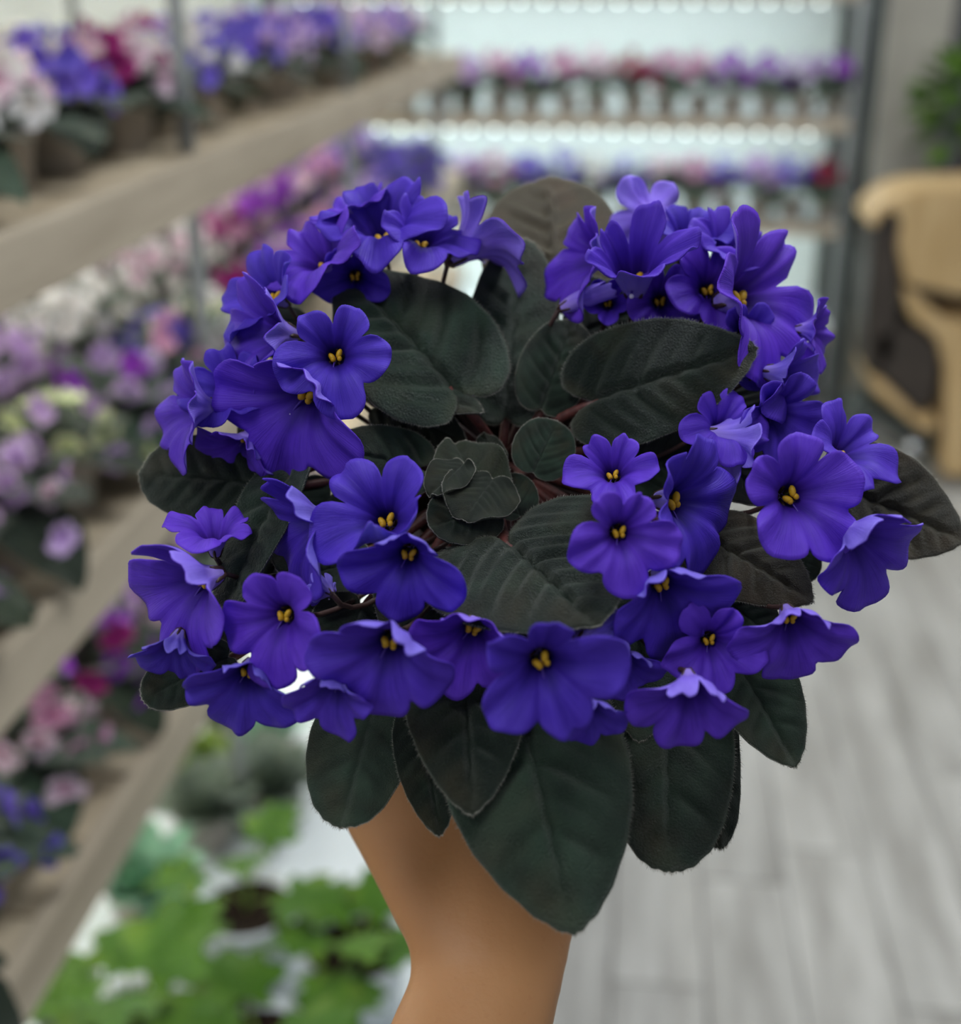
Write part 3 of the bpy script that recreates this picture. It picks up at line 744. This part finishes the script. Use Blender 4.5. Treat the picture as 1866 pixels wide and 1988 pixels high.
LEAVES = [
 dict(b=(955, 985), t=(835, 1025), width=135, eb=.3, et=1.0, nrm=(-.1, .35, .9), outline=OVAL, cup=.1, seed=46),
 dict(b=(1010, 1000), t=(985, 920), width=90, eb=-.6, et=-.4, nrm=(.1, .2, .95), outline=OVAL, cup=.1, seed=47),
 dict(b=(1140, 640), t=(1340, 560), width=150, eb=-2.4, et=-2.2, nrm=(.1, .2, 1), seed=42),
 dict(b=(1180, 600), t=(1060, 560), width=110, eb=-2.6, et=-2.4, nrm=(0, .2, 1), seed=43),
 dict(b=(1340, 640), t=(1500, 600), width=160, eb=-1.8, et=-1.8, nrm=(.2, .2, 1), seed=44),
 dict(b=(560, 880), t=(470, 800), width=140, eb=-1.8, et=-1.8, nrm=(-.2, .2, 1), seed=45),
 # base, tip, width, depth at base and tip, options
 dict(b=(1082, 575), t=(1066, 346), width=300, eb=-2.5, et=-3.5, nrm=(0, .1, 1), mats=BK, outline=OVAL, cup=-.1, arch=.1, seed=1, relief=-1.3),
 dict(b=(985, 800), t=(1012, 468), width=190, eb=-2.0, et=-2.0, nrm=(0.1, .1, 1), outline=OVAL, arch=-.05, seed=2),
 dict(b=(880, 748), t=(672, 530), width=300, eb=0.3, et=-0.2, nrm=(.25, .25, .9), cup=.05, arch=.2, seed=3, relief=1.6),
 dict(b=(735, 735), t=(938, 800), width=110, eb=-.8, et=0.2, nrm=(0, .5, .8), cup=-.25, arch=.2, seed=4, petiole=False),
 dict(b=(1052, 788), t=(1112, 622), width=142, eb=-1.0, et=-.6, nrm=(-.1, .1, 1), outline=OVAL, cup=.1, seed=5),
 dict(b=(1152, 772), t=(1470, 676), width=250, eb=0.4, et=2.6, nrm=(-.1, .35, .9), cup=.08, arch=.1, seed=6, relief=1.3),
 dict(b=(1036, 915), t=(1082, 818), width=120, eb=-.2, et=.2, nrm=(0, .1, 1), outline=OVAL, cup=.15, seed=7),
 dict(b=(985, 1046), t=(1158, 1218), width=415, eb=1.2, et=4.2, nrm=(.1, .35, .9), cup=.05, arch=.12, seed=8, relief=1.7, pr=.0022),
 dict(b=(935, 990), t=(885, 862), width=150, eb=0.2, et=-.2, nrm=(.3, .2, .9), cup=.2, outline=OVAL, mats=YM, wavy=.07, seed=9),
 dict(b=(900, 900), t=(838, 968), width=80, eb=.6, et=1.0, nrm=(-.3, .3, .9), cup=.2, outline=OVAL, mats=YM, wavy=.07, seed=10),
 dict(b=(955, 930), t=(900, 1012), width=150, eb=.4, et=1.2, nrm=(0, .5, .85), outline=OVAL, mats=YM, wavy=.07, seed=29),
 dict(b=(810, 905), t=(615, 868), width=140, eb=-.2, et=.6, nrm=(0, .35, .9), cup=.05, seed=11),
 dict(b=(750, 790), t=(905, 860), width=120, eb=-1.2, et=-1.2, nrm=(.1, -.2, .9), cup=-.1, seed=12, petiole=False),
 dict(b=(520, 940), t=(272, 918), width=178, eb=-.5, et=-1.5, nrm=(-.2, .2, .9), outline=OVAL, seed=13),
 dict(b=(555, 915), t=(418, 1225), width=140, eb=0, et=1.0, nrm=(-.45, .2, .85), cup=.1, seed=14),
 dict(b=(440, 1275), t=(277, 1358), width=120, eb=-.5, et=-.5, nrm=(-.1, .3, .9), outline=OVAL, seed=15),
 dict(b=(735, 1330), t=(662, 1608), width=212, eb=-1.5, et=-1.5, nrm=(-.2, .1, 1), outline=OVAL, seed=16, relief=.7),
 dict(b=(820, 1400), t=(853, 1624), width=130, eb=-1.0, et=-1.0, nrm=(0, .1, 1), seed=17),
 dict(b=(900, 1265), t=(918, 1583), width=238, eb=0.5, et=1.2, nrm=(-.05, .25, .95), arch=.2, seed=18, relief=1.2),
 dict(b=(1012, 1365), t=(1118, 1815), width=372, eb=.6, et=0.6, nrm=(.05, .25, .95), cup=-.1, arch=.15, seed=19, relief=.9),
 dict(b=(1295, 1310), t=(1300, 1694), width=262, eb=-1.2, et=-1.5, nrm=(.1, .1, 1), outline=OVAL, seed=20),
 dict(b=(1370, 1330), t=(1398, 1648), width=120, eb=-2.2, et=-3, nrm=(.3, .1, .9), outline=OVAL, seed=21),
 dict(b=(1425, 1270), t=(1545, 1490), width=185, eb=-1, et=-1.5, nrm=(.2, .15, .95), seed=22),
 dict(b=(1370, 1040), t=(1578, 1170), width=185, eb=.2, et=.8, nrm=(.1, .35, .9), cup=-.15, arch=.25, seed=23, relief=1.8, mats=[LEAF_R, LEAF_B]),
 dict(b=(1635, 945), t=(1872, 1050), width=225, eb=-.5, et=-1, nrm=(.15, .2, .95), seed=24, relief=1.7, mats=[LEAF_R, LEAF_B]),
 dict(b=(1540, 1040), t=(1572, 1130), width=80, eb=-1.5, et=-1.8, nrm=(0, .1, 1), outline=OVAL, seed=25),
 dict(b=(700, 1090), t=(575, 1120), width=110, eb=-.5, et=0, nrm=(0, .3, 1), seed=26),
 dict(b=(965, 905), t=(938, 842), width=56, eb=-1.2, et=-1.2, nrm=(.1, .1, 1), outline=OVAL, mats=YM, wavy=.07, seed=27),
 dict(b=(1250, 1180), t=(1240, 1440), width=200, eb=-1.2, et=-.8, nrm=(.05, .2, 1), seed=28),
 dict(b=(700, 1180), t=(640, 1330), width=170, eb=-1.2, et=-1.2, nrm=(-.1, .2, 1), seed=30),
 dict(b=(1380, 870), t=(1490, 980), width=160, eb=-1.0, et=-.6, nrm=(.2, .2, 1), seed=31),
 dict(b=(600, 640), t=(520, 690), width=150, eb=-1.8, et=-1.6, nrm=(-.2, .2, 1), seed=32),
 dict(b=(1300, 560), t=(1420, 540), width=150, eb=-2.0, et=-2.0, nrm=(.2, .2, 1), seed=33),
 dict(b=(640, 1140), t=(515, 1280), width=170, eb=-1.5, et=-1.2, nrm=(-.1, .2, 1), seed=34),
 dict(b=(540, 1090), t=(425, 1270), width=150, eb=-1.4, et=-1.0, nrm=(-.2, .2, 1), seed=35),
 dict(b=(640, 960), t=(540, 1110), width=150, eb=-1.2, et=-.6, nrm=(-.1, .3, 1), seed=36),
 dict(b=(1240, 905), t=(1400, 862), width=170, eb=-.8, et=-.4, nrm=(.1, .2, 1), seed=37),
 dict(b=(1380, 760), t=(1500, 830), width=190, eb=-1.2, et=-1.0, nrm=(.1, .2, 1), seed=38),
 dict(b=(1390, 1150), t=(1510, 1245), width=150, eb=-1.0, et=-.8, nrm=(.1, .2, 1), seed=39),
 dict(b=(830, 1090), t=(800, 1290), width=200, eb=-1.0, et=-.6, nrm=(0, .2, 1), seed=40),
 dict(b=(1010, 1180), t=(1060, 1330), width=200, eb=-1.0, et=-.6, nrm=(0, .2, 1), seed=41),
]
for d in LEAVES: grow_leaf(**d)

# flowers -----------------------------------------------------------
anth_parts = []
for sx in (-1, 1):
    anth_parts.append(ball_geo((sx * 0.05, 0.02 * sx, 0.05), (0.04, 0.07, 0.045), Matrix.Rotation(-sx * 0.5, 3, 'Z'), 10, 8))
    anth_parts.append(ball_geo((sx * 0.045, -0.05, 0.06), (0.035, 0.04, 0.035), None, 8, 6))
V, Fc = merge(anth_parts); anth_me = mesh('anthers', V, Fc, ANTHER)
V1 = tube_geo(bez(Vector((0, .02, -.15)), Vector((0, 0, -.02)), Vector((-.04, -.1, .08)), Vector((-.07, -.24, .13)), 8), 0.011, 6)
style_me = mesh('style', V1[0], V1[1], STYLE)
V, Fc = ball_geo((-.07, -.25, .135), 0.024); n0 = len(style_me.polygons)
Vm, Fm = merge([V1, (V, Fc)])
style_me = mesh('style', Vm, Fm, [STYLE, STIGMA])
for p_ in list(style_me.polygons)[n0:]: p_.material_index = 1
V, Fc = merge([tube_geo(bez(Vector((0, 0, -.16)), Vector((0, 0, -.1)), Vector((sx * .05, 0, -.05)), Vector((sx * .055, .01, .02)), 5), 0.02, 6) for sx in (-1, 1)])
fil_me = mesh('filaments', V, Fc, THROAT)
cal_parts = []
for k in range(5):
    a = k * 2 * PI / 5
    cal_parts.append(tube_geo([Vector((0, 0, -.22)), Vector((math.cos(a) * .06, math.sin(a) * .06, -.17)), Vector((math.cos(a) * .11, math.sin(a) * .11, -.05)), Vector((math.cos(a) * .15, math.sin(a) * .15, .0))], [.03, .035, .03, .004], 5))
V, Fc = merge(cal_parts); calyx_me = mesh('calyx', V, Fc, STALK)

def flower(x, y, r, n, up=90, cup=35, tips=(15, 15, 10, 8, 10), e=1.0, seed=None, ruffle=0.035, notch=0.56, point=0.0):
    seed = seed if seed is not None else int(x * 7 + y)
    p = hp(x, y, e); R = 1.13 * r * (dep(y) - e / 100) / F
    cup = cup + 8
    u = cv((math.cos(math.radians(up)), math.sin(math.radians(up)), 0.0))
    nn = cv(n).normalized()
    M = Matrix.Translation(p) @ frame_n(u, nn) @ Matrix.Scale(R, 4)
    V, Fc, at = flower_geo(cup, tips, seed, 90, 16, ruffle, notch, point)
    o = obj('flower', mesh('flower', V, Fc, [PETAL, PETAL_B], True, at), violet, M)
    sm = o.modifiers.new('thickness', 'SOLIDIFY'); sm.thickness = 0.014; sm.offset = -1; sm.material_offset = 1; sm.material_offset_rim = 0
    obj('anthers', anth_me, o, M); obj('filaments', fil_me, o, M); obj('style', style_me, o, M); obj('calyx', calyx_me, o, M)
    b0 = M @ Vector((0, 0, -.2))
    V, Fc = tube_geo(bez(b0, b0 - nn * 0.014 - AX * 0.03, CROWN + (b0 - CROWN - AX * (b0 - CROWN).dot(AX)) * 0.35 - AX * 0.004, CROWN, 12), 0.0009, 6)
    Mi = M.inverted()
    obj('stalk', mesh('stalk', [Mi @ v for v in V], Fc, STALK), o, M)
    return o
def frame_n(u, n):
    n = n.normalized(); y_ = (u - n * u.dot(n)); y_ = y_.normalized() if y_.length > 1e-4 else n.orthogonal().normalized()
    return Matrix((y_.cross(n), y_, n)).transposed().to_4x4()
FOLD = (85, 85, 12, 5, 12)
FLOWERS = [
 (1372, 565, 112, (.15, .15, .95), 95, 42, (20, 20, 10, 15, 20), 0.7),
 (1330, 470, 100, (.10, .55, .60), 85, 45, (20, 20, 15, 10, 20), 0.0),
 (690, 535, 92, (-.05, -.25, .9), 90, 42, (40, 40, 15, 10, 15), 0.2),
 (1440, 655, 95, (.30, -.10, .9), 100, 42, (20, 20, 10, 10, 15), 0.8),
 (652, 692, 128, (.08, .12, 1), 98, 45, (15, 12, 0, 10, 10), 3.0),
 (600, 762, 172, (-.45, -.42, .78), 60, 30, (70, 70, 8, 0, 8), 2.0),
 (550, 648, 152, (-.72, .05, .65), 70, 38, (30, 60, 40, 0, 5), 1.8),
 (540, 578, 122, (-.55, .35, .7), 80, 38, (15, 25, 30, 10, 5), 0.8),
 (636, 518, 138, (-.38, .52, .68), 102, 42, (15, 10, 10, 10, 5), 0.6),
 (745, 468, 150, (-.08, .55, .62), 92, 48, (20, 15, 10, 0, 10), 0.3),
 (815, 480, 122, (.25, .50, .60), 75, 45, (25, 15, 10, 0, 10), 0.7),
 (700, 440, 112, (-.30, .70, .30), 100, 45, (20, 20, 10, 10, 10), -0.4),
 (1280, 585, 98, (.10, -.05, .95), 90, 45, (35, 30, 20, 20, 20), 0.2),
 (1180, 590, 70, (-.1, .1, .95), 90, 55, (45, 45, 45, 45, 45), -0.2),
 (895, 490, 148, (.58, .50, -.08), 60, 50, (20, 25, 0, 0, 10), 0.4),
 (405, 792, 130, (-.80, .05, .5), 90, 38, (10, 30, 30, 5, 5), 1.0),
 (462, 765, 118, (-.25, .40, .8), 80, 45, (20, 20, 10, 10, 10), 0.3),
 (480, 850, 105, (-.35, -.65, .5), 60, 40, (50, 50, 10, 5, 10), 0.2),
 (418, 1060, 108, (.05, .78, .42), 80, 50, (30, 30, 10, 0, 10), 1.2),
 (402, 1122, 168, (-.62, -.22, .68), 70, 35, (75, 75, 10, 0, 5), 2.0),
 (345, 1240, 98, (-.15, -.70, .55), 90, 40, (60, 60, 10, 5, 10), 1.2),
 (556, 1192, 135, (-.38, -.12, .92), 82, 35, (20, 15, 30, 5, 0), 3.0),
 (482, 1300, 124, (-.03, -.48, .8), 72, 42, FOLD, 1.8),
 (622, 1010, 165, (-.76, -.22, .56), 60, 32, (60, 60, 30, 0, 0), 1.6),
 (752, 1012, 150, (-.15, .28, .95), 97, 38, (8, 8, 70, 105, 0), 3.0),
 (795, 1072, 132, (-.15, -.35, .9), 78, 35, (85, 85, 5, 0, 5), 4.0),
 (760, 1240, 162, (-.2, -.42, .85), 76, 32, (85, 85, 5, 0, 5), 4.2),
 (655, 1320, 108, (-.30, -.55, .65), 90, 40, FOLD, 2.6),
 (920, 1215, 140, (-.15, -.50, .8), 65, 38, (70, 70, 10, 5, 10), 3.0),
 (1050, 1278, 165, (.05, -.28, .93), 116, 38, (15, 40, 0, 0, 25), 5.0),
 (1130, 1240, 118, (.35, .25, -.75), 60, 45, (15, 15, 10, 10, 10), 3.2),
 (1200, 1032, 126, (.2, -.03, 1), 93, 42, (8, 8, 5, 8, 8), 4.8),
 (1282, 1130, 145, (.25, -.48, .82), 108, 34, (85, 85, 5, 0, 8), 3.2),
 (1190, 925, 112, (-.12, .48, .8), 95, 45, (20, 20, 10, 10, 10), 2.6),
 (1300, 972, 165, (.68, -.05, .65), 115, 34, (20, 10, 0, 5, 30), 2.6),
 (1385, 845, 118, (.80, -.15, -.22), 110, 50, (15, 15, 10, 10, 10), 1.6),
 (1530, 962, 155, (.22, .02, .95), 128, 38, (15, 10, 5, 5, 15), 3.0),
 (1625, 885, 122, (.40, .45, .65), 70, 42, (15, 15, 10, 10, 10), 1.2),
 (1650, 1032, 152, (.45, -.45, .7), 110, 38, (65, 65, 5, 0, 10), 2.6),
 (1532, 1195, 126, (.08, -.52, .78), 90, 40, FOLD, 2.2),
 (1338, 1322, 128, (-.05, -.52, .78), 80, 42, FOLD, 3.0),
 (1375, 1240, 112, (.10, -.15, .9), 95, 38, (15, 15, 10, 10, 10), 1.6),
 (1267, 418, 112, (0, .12, -.95), 90, 45, (5, 5, 30, 30, 30), -1.0),
 (1232, 552, 182, (-.12, .46, .76), 100, 64, (62, 42, 45, 45, 55), 1.3),
 (1172, 500, 130, (-.85, .08, .38), 100, 40, (10, 20, 30, 5, 5), 0.8),
 (1400, 500, 128, (.35, .50, .6), 70, 40, (15, 15, 10, 10, 10), 0.6),
 (1425, 580, 195, (.62, .12, .65), 80, 34, (10, 5, 0, 0, 20), 1.6),
 (1560, 640, 85, (.75, -.10, .4), 90, 40, (10, 10, 10, 10, 10), 0.6),
 (1500, 725, 112, (.55, -.15, .35), 130, 45, (20, 20, 10, 10, 10), 1.4),
 (1495, 795, 112, (.35, -.30, .85), 100, 38, (20, 20, 10, 10, 10), 1.0),
 (1205, 1270, 92, (.20, -.55, .7), 90, 40, FOLD, 1.6),
 (1140, 1365, 95, (.20, -.55, .7), 90, 40, FOLD, 3.0),
 (640, 1150, 62, (-.35, .2, -.6), 90, 60, (60, 60, 55, 55, 55), 2.0),
 (1395, 835, 102, (.20, .40, .8), 95, 40, (15, 15, 10, 10, 10), 1.4),
 (1105, 592, 95, (.85, .35, .15), 120, 78, (84, 84, 84, 84, 84), 0.4),
]
for t in FLOWERS: flower(*t)

# ------------------------------------------------------------------ the hand and forearm that hold the pot
def skin_mat():
    m, nt, b = nodes('skin')
    o = coords(nt, 'Object')
    c = mixc(nt, ramp(nt, noise(nt, 14, 3, o), 0.35, 0.7), lin(170, 118, 74), lin(184, 134, 90))
    c = mixc(nt, ramp(nt, noise(nt, 420, 2, o), 0.62, 0.8, 0, 0.18), c, lin(150, 92, 58))
    nt.links.new(c, b.inputs['Base Color'])
    b.inputs['Roughness'].default_value = 0.5; b.inputs['Specular IOR Level'].default_value = 0.35
    b.inputs['Subsurface Weight'].default_value = 0.15; b.inputs['Subsurface Radius'].default_value = (0.006, 0.002, 0.001); b.inputs['Subsurface Scale'].default_value = 1.0
    bump(nt, b, noise(nt, 260, 3, o), 0.12, 0.002)
    return m
SKIN = skin_mat()
PM = CROWN - AX * 0.046
E1 = RT.copy(); E2 = (UP - AX * UP.dot(AX)).normalized()
ARM = [  # photo row: left and right edge of the arm, distance, thickness
 (2700, 560, 960, .36, .034), (2350, 650, 1010, .40, .031), (2130, 708, 1045, .425, .028), (1988, 757, 1075, .442, .0245), (1900, 797, 1095, .452, .022), (1840, 794, 1108, .46, .0215),
 (1760, 752, 1125, .470, .023), (1680, 712, 1130, .482, .026), (1600, 668, 1130, .494, .029), (1500, 655, 1115, .508, .031), (1400, 700, 1100, .520, .032), (1310, 760, 1080, .528, .030), (1240, 810, 1060, .534, .026)]
V, Fc = [], []
NS = 28
for (yy, xl, xr, d, th) in ARM:
    c = px((xl + xr) / 2, yy, d); hw = (xr - xl) / 2 * d / F
    for k in range(NS):
        a = 2 * PI * k / NS
        V.append(c + RT * math.cos(a) * hw + FW * math.sin(a) * th * (1.0 if math.sin(a) > 0 else 0.9))
for i in range(len(ARM) - 1):
    for k in range(NS):
        Fc.append((i * NS + k, (i + 1) * NS + k, (i + 1) * NS + (k + 1) % NS, i * NS + (k + 1) % NS))
Fc.append(tuple(range(NS))); Fc.append(tuple((len(ARM) - 1) * NS + k for k in range(NS))[::-1])
parts = [(V, Fc)]
def round_pot(h, a0, a1, n, rad):
    out = []
    for i in range(n + 1):
        a = math.radians(a0 + (a1 - a0) * i / n)
        rp = 0.030 + (0.0445 - 0.030) * max(0, min(1, (h + 0.036) / 0.07))
        out.append(PM + AX * h + (E1 * math.cos(a) + E2 * math.sin(a)) * (rp + rad))
    return out
for h, end, rf in ((0.018, 62, .0085), (0.0, 72, .0088), (-0.018, 66, .0085), (-0.034, 48, .0075)):
    P_ = [PM + AX * h * 0.9 - E2 * 0.055 + E1 * 0.012] + round_pot(h, -62, end, 9, rf)
    V, Fc = tube_geo(P_, [rf * 1.25] + [rf * (1.12 - 0.3 * i / 9 + (0.05 if i in (3, 6) else 0)) for i in range(10)], 12)
    parts += [(V, Fc), ball_geo(P_[-1], rf * 0.82, None, 12, 8), ball_geo(P_[0], rf * 1.3, None, 12, 8)]
P_ = [PM + AX * 0.0 - E2 * 0.058 - E1 * 0.016] + round_pot(0.010, -118, -205, 6, .0095)
V, Fc = tube_geo(P_, [.0145, .0135, .0115, .0112, .0105, .0105, .0098, .009], 12)
parts += [(V, Fc), ball_geo(P_[-1], .009, None, 12, 8), ball_geo(P_[0], .0145, None, 12, 8)]
# palm: bridges the heel of the hand and the roots of the fingers
parts.append(ball_geo(PM - E2 * 0.060 - AX * 0.006, (0.036, 0.040, 0.019), Matrix((E1, AX, E2)).transposed(), 20, 14))
parts.append(ball_geo(PM - E2 * 0.076 - AX * 0.004, (0.037, 0.038, 0.022), Matrix((E1, AX, E2)).transposed(), 20, 14))
parts.append(ball_geo(px(925, 1400, .520), (0.042, 0.034, 0.040), Matrix((RT, FW, UP)).transposed(), 20, 14))
V, Fc = merge(parts)
org = px(945, 1850, .46)
arm_me = mesh('person', [v - org for v in V], Fc, SKIN)
arm = obj('person', arm_me, None, Matrix.Translation(org))
tag(arm, 'bare tan hand and forearm holding up the blue-violet plant from below', 'person')
rm = arm.modifiers.new('continuous', 'REMESH'); rm.mode = 'VOXEL'; rm.voxel_size = 0.0016; rm.use_smooth_shade = True
sm = arm.modifiers.new('soften', 'SMOOTH'); sm.factor = 0.5; sm.iterations = 22
